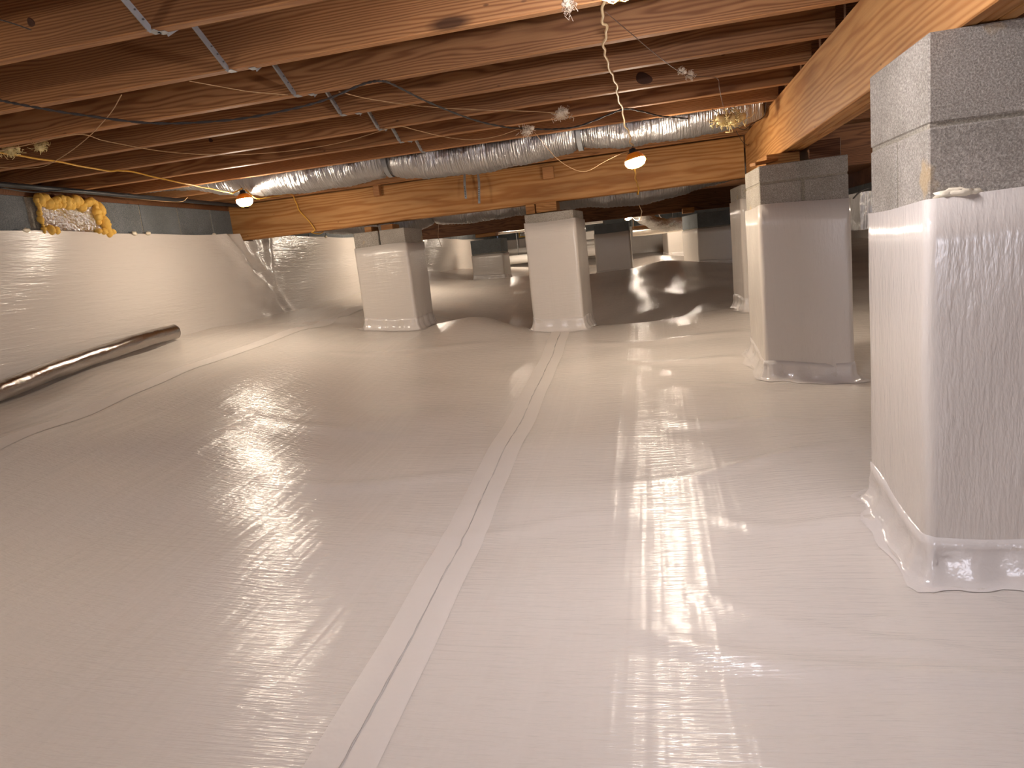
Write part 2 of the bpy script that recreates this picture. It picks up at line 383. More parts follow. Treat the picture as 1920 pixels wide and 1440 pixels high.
tape_strip(sx1, 0.2, 5.3, 0.001, 0.0045, 0.0045, M_SEAM, 'film_edge', 0.04, 0.0012)
sx2 = lambda y: -2.74 + 0.02 * math.sin(y * 1.1)
tape_strip(sx2, 0.5, 6.6, -0.05, 0.05, 0.003)

# ------------------------------------------------------------------ walls
def block_wall(name, kind_axis, pos, a0, a1, skip=None, zl=.445, flo=-1.0):
    """hollow block wall: one visible course above the film"""
    root = MB()
    if kind_axis == 'x':
        s = -1 if pos < 0 else 1
        root.box(min(pos + s * .006, pos + s * .2), max(pos + s * .006, pos + s * .2), a0, a1, flo, ZT - .004)
    else:
        s = -1 if pos < 0 else 1
        root.box(a0, a1, min(pos + s * .03, pos + s * .2), max(pos + s * .03, pos + s * .2), flo, ZT - .004)
    w = root.build(name, M_MORTAR); tag(w, kind='structure')
    L = .4064; g = .011; k = 0; a = a0
    while a < a1:
        b = min(a + L, a1)
        for (z0, z1) in ((.445, ZT),):
            if skip and a + .05 < skip[1] and b - .05 > skip[0]:
                segs = [(a, skip[0])] if a < skip[0] - .04 else []
                if b > skip[1] + .04: segs.append((skip[1], b))
            else: segs = [(a, b)]
            for (p, q) in segs:
                m = MB()
                if kind_axis == 'x': m.box(*(sorted((pos, pos + s * .12))), p + g / 2, q - g / 2, z0 - .06, z1)
                else: m.box(p + g / 2, q - g / 2, *(sorted((pos, pos + s * .12))), z0 - .06, z1)
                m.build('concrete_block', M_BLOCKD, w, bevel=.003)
        a = b
    return w
wl = block_wall('wall_left', 'x', XW - .02, 0.76 - 7 * .4064, YB, (3.50, 4.06))
tag(wl, 'grey concrete block foundation wall covered below with white film, along the left')
wb = block_wall('wall_back', 'y', YB, XW, XR); tag(wb, 'grey concrete block foundation wall far behind the pillars')
wrr = block_wall('wall_right', 'x', XR, YF, YB); tag(wrr, 'grey concrete block foundation wall beyond the right girder')
# near wall behind the camera, with the access opening
nw = MB(); nw.box(XW - .2, .7, YF - .2, YF, -1, ZT); nw.box(1.9, XR + .2, YF - .2, YF, -1, ZT); nw.box(.7, 1.9, YF - .2, YF, -1, -.45)
nw = nw.build('wall_front', M_BLOCK); tag(nw, 'concrete block wall with an access opening behind the viewer', kind='structure')

def film_wall(parent, horizontal_axis, pos, a0, a1, da, ztop, mat, bulge=None, sgn=1, ztn=0.004, seedk=0.0, notch=()):
    """film hung on the wall: follows the wall, with slack and folds"""
    A = np.arange(a0, a1 + da, da); nz = 26; v = []; f = []
    for i, a in enumerate(A):
        nt_ = max([0] + [1 for g0, g1 in notch if g0 < a < g1]); zt = min(ztop, .386) if nt_ else ztop + ztn * math.sin(a * 2.3 + seedk) + ztn * .7 * math.sin(a * 7.1 + 1)
        zb = (fz(pos + sgn * .05, a) if horizontal_axis == 'y' else fz(a, pos + sgn * .05)) - .02
        for j in range(nz):
            t = j / (nz - 1); z = zt + (zb - zt) * t
            off = .008 + .010 * math.sin(a * 1.9 + z * 3) ** 2 + .006 * math.sin(a * 4.7 - z * 9 + seedk) + .05 * max(0, t - .86) ** 1.0 * 2
            if bulge: off += bulge(a, z, t)
            p = pos + sgn * off
            v.append((p, a, z) if horizontal_axis == 'y' else (a, p, z))
    for i in range(len(A) - 1):
        for j in range(nz - 1):
            q = (i * nz + j, i * nz + j + 1, (i + 1) * nz + j + 1, (i + 1) * nz + j); f.append(q if sgn * (1 if horizontal_axis == 'y' else -1) > 0 else q[::-1])
    return from_data('wall_film', v, f, mat, parent, True)
def bul(a, z, t):
    o = 0.0
    # loose corner of film around the pilaster under the first girder
    g = math.exp(-((a - 5.62) / .42) ** 2); o += .07 * g * (1 - .35 * t)
    c = 5.22 + .75 * t; o += .045 * math.exp(-((a - c) / .045) ** 2) + .02 * math.exp(-((a - c - .2) / .07) ** 2)
    c2 = 5.95 - .25 * t; o += .02 * math.exp(-((a - c2) / .05) ** 2)
    o += .012 * g * math.sin(a * 23 + z * 17) * math.sin(z * 21 - a * 6)
    return o
film = film_wall(wl, 'y', XW, -1.9, YB, .04, .442, M_WALL, bul, 1, .004, 0.0, ((5.46, 5.66), (9.6, 9.86)))
film_wall(wb, 'x', YB, XW, XR, .12, .40, M_WRAPH, None, -1, .01, 2)
film_wall(wrr, 'y', XR, -1.9, YB, .15, .442, M_WALL, None, -1)
tp = lambda a: .442 + .004 * math.sin(a * 2.3) + .0028 * math.sin(a * 7.1 + 1)
# dabs of sealant along the top edge of the wall film
def lump(name, c, r, mat, parent=None, seed=0, sub=2, amp=.25, sc_=(1, 1, 1)):
    bm = bmesh.new(); bmesh.ops.create_icosphere(bm, subdivisions=sub, radius=1)
    rs = random.Random(seed); ph = [rs.uniform(0, 6.28) for _ in range(6)]
    for v_ in bm.verts:
        p = v_.co; k = 1 + amp * (math.sin(p.x * 4 + ph[0]) * math.sin(p.y * 5 + ph[1]) + .6 * math.sin(p.z * 7 + ph[2]) * math.sin(p.x * 8 + ph[3]))
        v_.co = Vector((p.x * k * r * sc_[0], p.y * k * r * sc_[1], p.z * k * r * sc_[2])) + Vector(c)
    me = bpy.data.meshes.new(name); bm.to_mesh(me); bm.free(); return link(name, me, mat, parent, True)
for i, (px, py) in enumerate([(48, 426), (252, 434), (278, 434), (402, 441), (612, 447)]):
    p = ax(px, py, XW + .015); lump('sealant_dab', (XW + .012, p[1], tp(p[1]) + .002), .022, M_FOAMW, wl, i, 2, .3, (.6, 1.1, .6))

# ------------------------------------------------------------------ ceiling, sill, joists
cm = MB(); cm.box(XW - .25, XR + .25, YF - .2, YB + .2, .918, .94); ceil = cm.build('ceiling', M_SUB); tag(ceil, 'wooden subfloor boards above the joists', kind='structure')
sm = MB(); sm.box(XW - .17, XW - .02, -2.1, YB, ZT, ZJ); s1 = sm.build('trim_1', W_DARK_SHADE); tag(s1, 'shade-toned timber sill plate on top of the left block wall', kind='structure')
rm = MB(); rm.box(XW - .2, XW - .17, -2.1, YB, ZT, .918); r1 = rm.build('trim_2', W_DARK_SHADE); tag(r1, 'shade-toned rim board closing the joist ends above the left wall', kind='structure')
rm = MB(); rm.box(XR + .02, XR + .17, -2.1, YB, ZT, .918); r1 = rm.build('trim_3', W_DARK_SHADE); tag(r1, 'rim board above the right wall', kind='structure')
def board(name, length, w, h, mat):
    """board along local X, front face looking at local -Y, origin at its middle"""
    m = MB(); m.box(-length / 2, length / 2, -w / 2, w / 2, -h / 2, h / 2); return m.build(name, mat, bevel=.003)
J0 = 1.78; JP = .4064
def jy(k): return J0 + (k - 1) * JP               # back face of the k-th joist in view
jl = {0: 'nearest floor joist, mostly above the frame at the top-left corner', 1: 'first full reddish-brown floor joist across the top-left, dark knot at its left end', 2: 'second floor joist from the camera, running to the lamp glow at the top',
      3: 'third floor joist from the camera, black wire stapled under it', 4: 'fourth floor joist from the camera, ending beside the right girder', 5: 'fifth floor joist from the camera, with a dark ringed knot near the yellow cord',
      6: 'sixth floor joist from the camera, thin tan wires crossing below it', 7: 'seventh floor joist from the camera, directly before the silver duct', 8: 'eighth floor joist, just behind the silver duct and before the near cross girder',
      9: 'ninth floor joist, above the near cross girder'}
L_LEFT = XW - .16; L_END = 0.715
for k in range(-1, 37):
    o = board('floor_joist', L_END - L_LEFT, .038, .235, W_JOIST)
    o.data.materials.append(W_LITEDGE_CLEAT)
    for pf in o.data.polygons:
        if pf.normal.z < -.5: pf.material_index = 1  # underside paler, bounced light put into its colour
    o.location = ((L_END + L_LEFT) / 2, jy(k) - .019, ZJ + .1175); o.rotation_euler = (0, 0, rng.normal() * .0006)
    tag(o, jl.get(k, 'floor joist behind the viewer' if k < 0 else 'floor joist hidden behind the near cross girder'), 'joist', 'floor joists left of the right girder' if k < 10 else 'floor joists hidden behind the cross girders')
for k in range(-1, 11):
    o = board('floor_joist', XR + .02 - .60 + .0, .038, .235, W_DARK_SHADE)
    o.location = ((XR + .02 + .76) / 2, jy(k) + .0205, ZJ + .1178); o.data.transform(Matrix.Scale((XR + .02 - .76) / (XR + .02 - .60), 4, (1, 0, 0)))
    tag(o, 'shade-toned lapping joist beyond the right girder, %s' % ['behind the viewer', 'nearest the viewer', 'first in view', 'second in view', 'third in view', 'fourth in view', 'fifth in view', 'sixth in view', 'seventh in view', 'eighth, over the duct end', 'ninth, past the duct', 'tenth, past the corner pillar'][k + 1], 'joist', 'lapping joists right of the right girder')

# knots, real hollows with dark rings, on two joists
def knot(c, rx, rz, parent_obj, mat=None):
    m = MB(); n = 20; v = [(0, 0, 0)]; f = []
    for q, (s, dy) in enumerate(((.45, -.0006), (.75, -.0012), (1.0, .0008))):
        for i in range(n):
            t = 2 * math.pi * i / n; rr = s * (1 + .08 * math.sin(3 * t + q)); v.append((rx * rr * math.cos(t), dy, rz * rr * math.sin(t) - .25 * rx * rr * math.cos(t)))
    for i in range(n):
        f.append((0, 1 + i, 1 + (i + 1) % n))
        for q in (0, 1): f.append((1 + q * n + i, 1 + (q + 1) * n + i, 1 + (q + 1) * n + (i + 1) % n, 1 + q * n + (i + 1) % n))
    m.add(v, f); o = m.build('knot', mat, parent_obj); o.location = Vector(c) - parent_obj.location; return o
M_KNOT = plain('knot_wood', lin(74, 50, 38), 0.7, 0, 60, 0.8, 0.002, 0.6, 0.2)
joists = {round((o.location.y - J0 + .019) / JP) + 1: o for o in C.objects if o.name.startswith('floor_joist') and o.location.x < 0}
p = ay(1207, 147, jy(5) - .038); knot((p[0], p[1] - .001, p[2]), .036, .026, joists[5], M_KNOT)
p = ay(58, 42, jy(1) - .038); knot((p[0], p[1] - .001, p[2]), .012, .012, joists[1], M_KNOT)
p = ay(395, 263, jy(5) - .038); knot((p[0], p[1] - .001, p[2]), .012, .010, joists[5], M_KNOT)

# ------------------------------------------------------------------ girders
def girder(name, label, p, q, w, z0, z1, n, mat, lead='front'):
    """n plies side by side, from p to q; p-q line is the visible face, plies go to its left-hand normal"""
    p = Vector((p[0], p[1], 0)); q = Vector((q[0], q[1], 0)); d = q - p; L = d.length; ang = math.atan2(d.y, d.x); d.normalize(); nrm = Vector((-d.y, d.x, 0)) * (1 if w > 0 else -1)
    root = empty(name, tuple((p + q) / 2 + Vector((0, 0, z0)))); tag(root, label, 'girder'); aw = abs(w)
    for i in range(n):
        o = board('ply', L - .01 * i, aw - .0025, z1 - z0 - .002 * (i % 2), mat)
        o.parent = root; o.rotation_euler = (0, 0, ang)
        o.location = nrm * (aw * (i + .5)) + Vector((0, 0, (z1 - z0) / 2 + .001 * (i % 2)))
    return root
G0 = .392
gB = girder('girder', 'thick yellow-brown timber girder running away along the right, resting on the near right pillar', (.69, -2.15), (.69, 5.44), -.038, G0, ZJ, 3, W_GIRD)
gA = girder('girder', 'yellow-brown timber cross girder behind the silver duct, between left wall and corner pillar', (-3.62, 5.50), (.69, 5.50), .038, G0, ZJ, 3, W_GIRD)
gC = girder('girder', 'dark brown cross girder farther back, below the second silver duct', (-3.45, 9.70), (1.7, 11.02), .038, G0, ZJ, 2, W_DARK_SHADE)
gD = girder('girder', 'timber girder continuing behind the corner pillar to the right', (.83, 5.62), (3.9, 5.62), .038, G0, ZJ, 2, W_DARK_SHADE)
# nailed cleats on the cross girder
for (px, py, w, h, lb) in ((707, 357, .05, .09, 'small wood cleat nailed on the cross girder left of the duct strap'), (1028, 324, .085, .09, 'pale wood cleat nailed on the cross girder under the duct sag')):
    p = ay(px, py, 5.47); o = board('wood_cleat', w, .05, h, W_LITEDGE_CLEAT); o.location = (p[0], 5.474, p[2]); tag(o, lb, 'cleat')

# ------------------------------------------------------------------ pillars
def rounded(quad, off, rad=.014, seg=5):
    """offset, corner-rounded outline of an anticlockwise quad, as dense point list (x, y)"""
    P = [np.array(p, float) for p in quad]; out = []; n = 4
    nr = []
    for i in range(n):
        d = P[(i + 1) % n] - P[i]; d /= np.linalg.norm(d); nr.append((d, np.array([d[1], -d[0]])))
    for i in range(n):
        dp, np_ = nr[i - 1]; dn, nn = nr[i]
        a0 = math.atan2(np_[1], np_[0]); a1 = math.atan2(nn[1], nn[0])
        while a1 < a0: a1 += 2 * math.pi
        R_ = rad; cc = P[i] + dn * 0; bis = (np_ + nn); bis /= np.linalg.norm(bis)
        cpt = P[i] - bis * (R_ / math.cos((a1 - a0) / 2))
        for k in range(seg + 1):
            a = a0 + (a1 - a0) * k / seg; out.append(cpt + np.array([math.cos(a), math.sin(a)]) * (R_ + off))
        nx = None
        # straight run to the next corner
        dn2, nn2 = nr[(i + 1) % n]; bis2 = nn + nn2; bis2 /= np.linalg.norm(bis2)
        a2 = math.acos(max(-1, min(1, float(np.dot(nn, nn2))))); c2 = P[(i + 1) % n] - bis2 * (R_ / math.cos(a2 / 2))
        s = cpt + nn * (R_ + off); e = c2 + nn * (R_ + off)
        for k in range(1, 12): out.append(s + (e - s) * k / 12)
    return out
def wrap(name, quad, ztop, mat, parent, off0=.012, flare=.016, zrow=16, wob=.0018, top_wob=.004, low=None, foot=.0, seed=0, thick=.0):
    rs = random.Random(seed); ph = [rs.uniform(0, 6.28) for _ in range(8)]
    pts0 = rounded(quad, 0.0); n = len(pts0); cen = sum(pts0) / n
    ts = np.linspace(0, 1, zrow) ** .8; v = []; f = []
    P0 = [rounded(quad, o) for o in (0.0, 1.0)]
    def at(i, off): return P0[0][i] + (P0[1][i] - P0[0][i]) * off
    for r_, t in enumerate(list(ts) + [1.02]):
        for i in range(n):
            base = at(i, .012); zb = fz(*base)
            s = 2 * math.pi * i / n
            zt = (ztop(base) if callable(ztop) else ztop) + top_wob * math.sin(3 * s + ph[0])
            if low is not None: zt = zb + low + .004 * math.sin(5 * s + ph[1])
            off = off0 + wob * math.sin(2 * s + ph[2] + t * 2) * math.sin(t * 5 + ph[3]) + wob * .5 * math.sin(9 * s + t * 11 + ph[4])
            h = (zt - zb) * (1 - t)
            off += flare * max(0, 1 - h / .07) ** 2 + (.006 * math.sin(17 * s + ph[5]) if h < .08 else 0)
            if t > 1: off += foot + .012 * math.sin(7 * s + ph[6]) + .008 * math.sin(13 * s + ph[7]); h = -.001
            x, y = at(i, max(.006, off)); z = (zb + h) if t <= 1 else fz(x, y) + .002
            if t <= 1 and h < .05: z = max(zb + h, fz(x, y) + h * .9)
            v.append((x, y, z))
    R_ = len(ts) + 1
    for r_ in range(R_ - 1):
        for i in range(n):
            a = r_ * n + i; b = r_ * n + (i + 1) % n; f.append((a, a + n, b + n, b))
    # turned-in top lip
    m0 = len(v)
    for i in range(n): x, y = at(i, .002); v.append((x, y, v[i][2] - .001))
    for i in range(n): f.append((i, (i + 1) % n, m0 + (i + 1) % n, m0 + i))
    return from_data(name, v, f, mat, parent, True)
def lerp2(a, b, t): return (a[0] + (b[0] - a[0]) * t, a[1] + (b[1] - a[1]) * t)
def pillar(label, quad, ztop, zfilm, wmat, bmat=M_BLOCK, cap=.194, cap_split=None, second='x', seed=0, tape=.1, cap_gap=.006):
    """quad: front-left, front-right, back-right, back-left corners"""
    cx_, cy_ = np.mean([q[0] for q in quad]), np.mean([q[1] for q in quad]); zf_ = min(fz(*q) for q in quad)
    root = empty('pillar', (cx_, cy_, zf_)); tag(root, label, 'pillar', 'film-wrapped concrete block pillars')
    loc = Vector((cx_, cy_, zf_))
    def blk(q, z0, z1):
        m = MB(); m.hexa([(a - cx_, b - cy_) for a, b in q], z0 - zf_, z1 - zf_); m.build('concrete_block', bmat, root, bevel=.004)
    def split(q, ax_, g):
        fl, fr, br, bl = q
        if ax_ == 'x':    # blocks run left-right: divided front / back
            a = lerp2(fl, bl, .5 - g); b = lerp2(fr, br, .5 - g); c = lerp2(fl, bl, .5 + g); d = lerp2(fr, br, .5 + g)
            return [(fl, fr, b, a), (c, d, br, bl)]
        a = lerp2(fl, fr, .5 - g); b = lerp2(bl, br, .5 - g); c = lerp2(fl, fr, .5 + g); d = lerp2(bl, br, .5 + g)
        return [(fl, a, b, bl), (c, fr, br, d)]
    z = ztop; first = True; mode = second; core = MB()
    while z > zf_ - .1:
        h = cap if first else .194
        qs = ([quad] if cap_split is None else split(quad, cap_split, .012)) if first else split(quad, mode, .020)
        for q in qs: blk(q, z - h, z)
        if not first:
            q3 = [(c[0] + (cx_ - c[0]) * .022 - cx_, c[1] + (cy_ - c[1]) * .022 - cy_) for c in quad]; core.hexa(q3, z - h + .001 - zf_, z - .0005 - zf_)
        if not first: mode = 'y' if mode == 'x' else 'x'
        z -= h
        q2 = [(c[0] + (cx_ - c[0]) * .018 - cx_, c[1] + (cy_ - c[1]) * .018 - cy_) for c in quad]
        core.hexa(q2, z - .010 - zf_, z + .001 - zf_); z -= .0092; first = False
    core.build('mortar', M_MORTAR, root)
    def fix(o): o.location = -loc; return o
    fix(wrap('film_wrap', quad, zfilm, wmat, root, seed=seed))
    if tape: fix(wrap('base_tape', quad, 0, M_CLEAR, root, off0=.0165, flare=.028, zrow=7, low=tape, foot=.022, seed=seed + 3, wob=.003))
    return root
pillar('large pillar close on the right, grey blocks on top and white film below', [(.626, 1.81), (1.04, 1.81), (1.04, 2.245), (.626, 2.245)], G0 - .002, lambda p: .026 + .055 * max(0, p[0] - .626) - .02 * (p[1] - 1.81) , M_WRAPV, seed=1, tape=.115)
pillar('pillar second nearest on the right, shaded front face, below the girder shims', [(.563, 3.95), (.985, 3.91), (1.0, 4.34), (.545, 4.36)], .330, lambda p: .132 + .0 * p[0] - .03 * (p[1] - 3.9) - .03 * (p[0] - .56), M_WRAPV, cap=.085, second='y', seed=2)
pillar('narrow-looking pillar at the corner of the two girders, mostly behind the second right pillar', [(.635, 5.32), (1.05, 5.32), (1.05, 5.74), (.605, 5.74)], .335, .235, M_WRAPV, second='y', seed=3)
pillar('middle pillar under the cross girder, behind the end of the floor tape seam', [(-.945, 5.39), (-.572, 5.39), (-.535, 5.8), (-.93, 5.8)], .310, lambda p: .246 - .02 * (p[0] + .9) * 0, M_WRAPH, seed=4)
pillar('left pillar under the cross girder, between wall and middle pillar', [(-2.36, 5.4), (-1.925, 5.4), (-1.91, 5.8), (-2.33, 5.8)], .330, .213, M_WRAPH, cap_split='y', seed=5)
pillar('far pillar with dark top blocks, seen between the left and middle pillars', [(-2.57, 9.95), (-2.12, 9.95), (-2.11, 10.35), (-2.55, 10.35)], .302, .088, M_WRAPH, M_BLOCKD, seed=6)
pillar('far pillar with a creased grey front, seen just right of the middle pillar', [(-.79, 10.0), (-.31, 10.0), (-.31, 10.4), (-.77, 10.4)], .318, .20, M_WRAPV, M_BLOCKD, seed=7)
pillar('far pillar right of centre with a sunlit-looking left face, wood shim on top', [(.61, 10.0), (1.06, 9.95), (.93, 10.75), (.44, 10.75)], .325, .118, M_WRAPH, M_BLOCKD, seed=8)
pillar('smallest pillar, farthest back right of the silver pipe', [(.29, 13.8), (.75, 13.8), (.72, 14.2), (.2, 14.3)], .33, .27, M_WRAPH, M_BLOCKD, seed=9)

# stains, sealant and chips on the near pillar and film edge
near = [o for o in C.objects if o.name == 'pillar'][0]
for i, (px, py, r_) in enumerate([(1800, 361, .020), (1775, 364, .016), (1825, 360, .014), (1790, 358, .014)]):
    p = ay(px, py, 1.80); o = lump('sealant_dab', (0, 0, 0), r_, M_FOAMW, near, i + 20, 2, .3, (1.6, .45, .55)); o.location = Vector((p[0], 1.803, p[2])) - near.location

# wood shims between pillars and girders
def shim(px, py, Y, w, d, h, label, rz=0):
    p = ay(px, py, Y); o = board('wood_shim', w, d, h, W_SHIM); o.location = (p[0], Y + d / 2, p[2]); o.rotation_euler = (0, 0, rz); return tag(o, label, 'shim')
def shimb(c, w, d, h, label, rz=0, ry=0, mat=W_SHIM):
    o = board('wood_shim', w, d, h, mat); o.location = c; o.rotation_euler = (0, ry, rz); return tag(o, label, 'shim')
shimb((.895, 4.12, .378), .155, .26, .092, 'dark square wood block on the second right pillar, right of the girder', 0, 0, W_DARK_SHADE)
shimb((.69, 4.14, .3615), .17, .22, .055, 'thick wood shim under the girder on the second right pillar', .08)
shimb((.625, 4.03, .3555), .20, .05, .018, 'thin wedge shim sticking out left on the second right pillar', .5, -.12)
shim(1024, 388, 5.44, .16, .2, .072, 'flat wood shim on the middle pillar under the cross girder')
shim(994, 392, 5.43, .07, .2, .075, 'short square wood block at the left end of the middle pillar top')
shim(725, 427, 5.44, .10, .16, .05, 'wood shim block on the left pillar, right of its block joint')
shim(690, 432, 5.46, .06, .16, .055, 'small dark wood block on the left end of the left pillar')
shim(1291, 394, 10.15, .16, .25, .07, 'bright golden wood block on the far pillar right of centre')
shim(910, 440, 10.05, .3, .2, .06, 'dark wood block on the far pillar between left and middle pillars')

# ------------------------------------------------------------------ metal bridging between joists
def bridging(k, px, py):
    p = az(px, py, ZJ); x = p[0]; y1 = jy(k) - .038; y0 = jy(k - 1)
    root = empty('metal_bridging', (x, y1, ZJ))
    tag(root, 'galvanised metal cross bridging strap rising from the %s joist' % ['', 'first', 'second', 'third', 'fourth', 'fifth', 'sixth', 'seventh', 'eighth'][k], 'bridging', 'metal cross bridging in a row under the floor')
    L = Vector((x, y1, ZJ))
    m = MB(); w = .022
    m.bar(Vector((x, y1 - .001, ZJ - .001)) - L, Vector((x, y0 + .002, .91)) - L, w, .0016, (1, 0, 0))
    # stiffening lip along one edge
    m.bar(Vector((x - w / 2, y1 - .001, ZJ + .004)) - L, Vector((x - w / 2, y0 + .002, .915)) - L, .002, .007, (1, 0, 0))
    m.build('strap', M_GALV, root)
    m = MB(); m.box(-w / 2, w / 2, -.004, .03, -.0025, -.0008); m.build('nail_flange', M_GALV, root)
    m = MB()
    for q in (.16, .30, .44):      # nails through the lower end
        for s in (-.005, .005):
            c = Vector((s, 0, 0)) + (Vector((0, y0 - y1, .91 - ZJ)) * q * .5); m.box(c.x - .0018, c.x + .0018, c.y - .003, c.y + .0012, c.z - .004, c.z - .0005)
    tag(m.build('nail_holes', M_INK, root), kind='stuff')
    # the crossing strap
    x2 = .055
    m = MB(); m.bar((x2, y0 - y1 + .002, .002), (x2, -.001, .91 - ZJ), w, .0016, (1, 0, 0)); m.build('strap', M_GALV, root)
    m = MB(); m.box(x2 - .011, x2 + .011, y0 - y1 - .022, y0 - y1 + .003, -.0025, -.0008); m.build('nail_flange', M_GALV, root)
for k, (px, py) in enumerate([(305, 65), (440, 135), (560, 180), (650, 218), (715, 243), (757, 268), (800, 287)], 1): bridging(k, px, py)

# ------------------------------------------------------------------ ducts
def duct(name, label, pts, r, mat, ties=(), nper=10, cat='duct', ribs=.0022, seg=36, crumple=.006, squash=1.0):
    sp_ = spline(pts, nper); L = [0.0]
    for a, b in zip(sp_[:-1], sp_[1:]): L.append(L[-1] + float(np.linalg.norm(b - a)))
    T = L[-1]; n = int(T / .012); P = [np.array([np.interp(T * i / n, L, [q[c] for q in sp_]) for c in range(3)]) for i in range(n + 1)]
    rs = random.Random(len(label)); ph = [rs.uniform(0, 6) for _ in range(6)]
    def rf(i, k, t):
        x = P[i][0]; rr = r
        for (tx, s, wd) in ties: rr *= 1 - s * math.exp(-((x - tx) / wd) ** 2)
        rr += ribs * math.sin(i * .012 / .019 * 6.283) + crumple * math.sin(i * .21 + ph[0] + 2 * math.sin(t * 2)) * math.sin(t * 3 + ph[1] + i * .043)
        rr += crumple * .5 * math.sin(i * .62 + 3 * t + ph[2]) * math.sin(5 * t + ph[3] - i * .11)
        return rr
    m = MB(); m.tube([tuple(p) for p in P], r, seg, rf, squash); o = m.build(name, mat, None, True); centred(o); return tag(o, label, cat)
d1 = [(-3.42, .72), (-3.05, .69), (-2.7, .612), (-2.32, .575), (-2.1, .57), (-1.74, .585), (-1.61, .59), (-1.38, .556), (-1.03, .543), (-.685, .561), (-.385, .592), (-.1, .578), (.274, .58), (.5, .598), (.64, .625)]
RD = .125; yD = 4.41
duct('flexible_duct', 'long silver foil flexible duct sagging in front of the near cross girder', [(x, yD, z + RD) for x, z in d1], RD, M_DUCT, [(-1.61, .22, .05), (-.385, .16, .05)])
d2 = [(-3.0, .42), (-2.19, .30), (-1.96, .338), (-1.85, .372), (-1.74, .345), (-1.43, .337), (-1.03, .348), (-.56, .35), (-.3, .322), (-.08, .317), (.134, .335), (.43, .39), (.73, .42), (1.4, .46)]
duct('flexible_duct', 'second silver foil flexible duct, just behind the near cross girder', [(x, 6.0, z + .115) for x, z in d2], .115, M_DUCT, [(-1.85, .3, .04)])
fd = None; q = [ay(1192, 396, 11.3), ay(1203, 405, 11.4), ay(1218, 414, 11.6), ay(1236, 421, 11.8), ay(1262, 421, 12.0), ay(1300, 415, 12.1)]
fd = duct('flexible_duct', 'short crinkled flexible duct curving down to the far smooth pipe', q, .10, M_FOIL, (), 10, 'duct', .006, 28, .01); HANGQ = [(fd, [q[0], q[4]])]
q = [ay(1186, 434, 12.4), ay(1230, 430, 12.4), ay(1300, 421, 12.4), ay(1420, 408, 12.4)]
fd = duct('rigid_duct', 'smooth shiny horizontal pipe far back between the far pillars', q, .085, M_RIGID, (), 6, 'duct', 0, 28, .001); HANGQ.append((fd, [q[0], q[2]]))

def hang(o, pts):
    for c in pts:      # thin rod from the thing up to the nearest joist
        k = round((c[1] - J0 + .019) / JP); yj = J0 + k * JP - .019; l = Vector(o.location); h = MB()
        h.bar(Vector(c) - l, Vector((c[0], yj, ZJ + .001)) - l, .012, .004, (0, 1, 0)); h.build('hanger', M_INK, o)
def strap_loop(label, x, yc, zc, r, ztop):
    root = empty('duct_strap', (x, yc, zc)); tag(root, label, 'strap')
    m = MB(); n = 18; v = []; f = []
    for i in range(n + 1):
        t = math.pi + math.pi * i / n; yy = r * math.cos(t); zz = r * math.sin(t)
        for dx, dr in ((-.014, 0), (.014, 0), (.014, .0015), (-.014, .0015)): v.append((dx, yy * (1 + dr / r), zz * (1 + dr / r)))
    for i in range(n):
        for j in range(4): f.append((i * 4 + j, i * 4 + (j + 1) % 4, i * 4 + 4 + (j + 1) % 4, i * 4 + 4 + j))
    m.add(v, f); m.build('sling', M_GALV, root)
    m = MB(); m.box(-.014, .014, -r - .0015, -r, 0, ztop - zc); m.build('hanger', M_GALV, root); m = MB(); m.box(-.014, .014, r, r + .0015, 0, ztop - zc); m.build('hanger', M_GALV, root)
strap_loop('dark grey hanger strap pinching the silver duct at left', -1.61, yD, .59 + RD * .86, RD * .84, ZJ + .06)
strap_loop('grey hanger strap holding up the silver duct right of centre', -.385, yD, .592 + RD * .9, RD * .90, ZJ + .06)
for a_, b_ in HANGQ: hang(a_, b_)
# loose perforated straps hanging in front of the cross girder
for (px, y0, y1, lb, bend) in ((868, 330, 372, 'shorter loose perforated metal strap hanging before the cross girder', -.004), (893, 328, 381, 'longer loose perforated metal strap hanging before the cross girder', .006)):
    a = ay(px, y0, 5.40); b = ay(px + 4, y1, 5.40)
    m = MB(); m.bar((a[0], 5.46, ZJ), (a[0] + bend, 5.44, a[2] - .05), .018, .0018, (0, 1, 0)); m.bar((a[0] + bend, 5.44, a[2] - .05), (b[0], 5.425, b[2]), .018, .0018, (0, 1, 0))
    root = empty('hanging_strap', (a[0], 5.45, a[2])); o = m.build('strap', M_GALV, root); o.location = -root.location; tag(root, lb, 'strap')
    m = MB()
    for i in range(7):
        t = .25 + .1 * i; z = a[2] - .05 + (b[2] - a[2] + .05) * t; x = a[0] + bend + (b[0] - a[0] - bend) * t
        m.box(x - .003, x + .003, 5.420, 5.4285, z - .003, z + .003)
    o = tag(m.build('holes', M_INK, root), kind='stuff'); o.location = -root.location

# foil tube lying along the foot of the left wall
tp0 = [ax(-260, 868, -3.36), ax(-120, 795, -3.36), ax(0, 733, -3.36), ax(100, 694, -3.36), ax(200, 660, -3.36), ax(270, 637, -3.36), ax(327, 622, -3.36)]
tp0 = [(-3.36, p[1], max(p[2], fz(-3.36, p[1]) + .052)) for p in tp0]
o = duct('foil_tube', 'shiny foil-wrapped tube lying on the film along the foot of the left wall', tp0, .052, M_FOILT, (), 8, 'tube', .0006, 28, .0015)

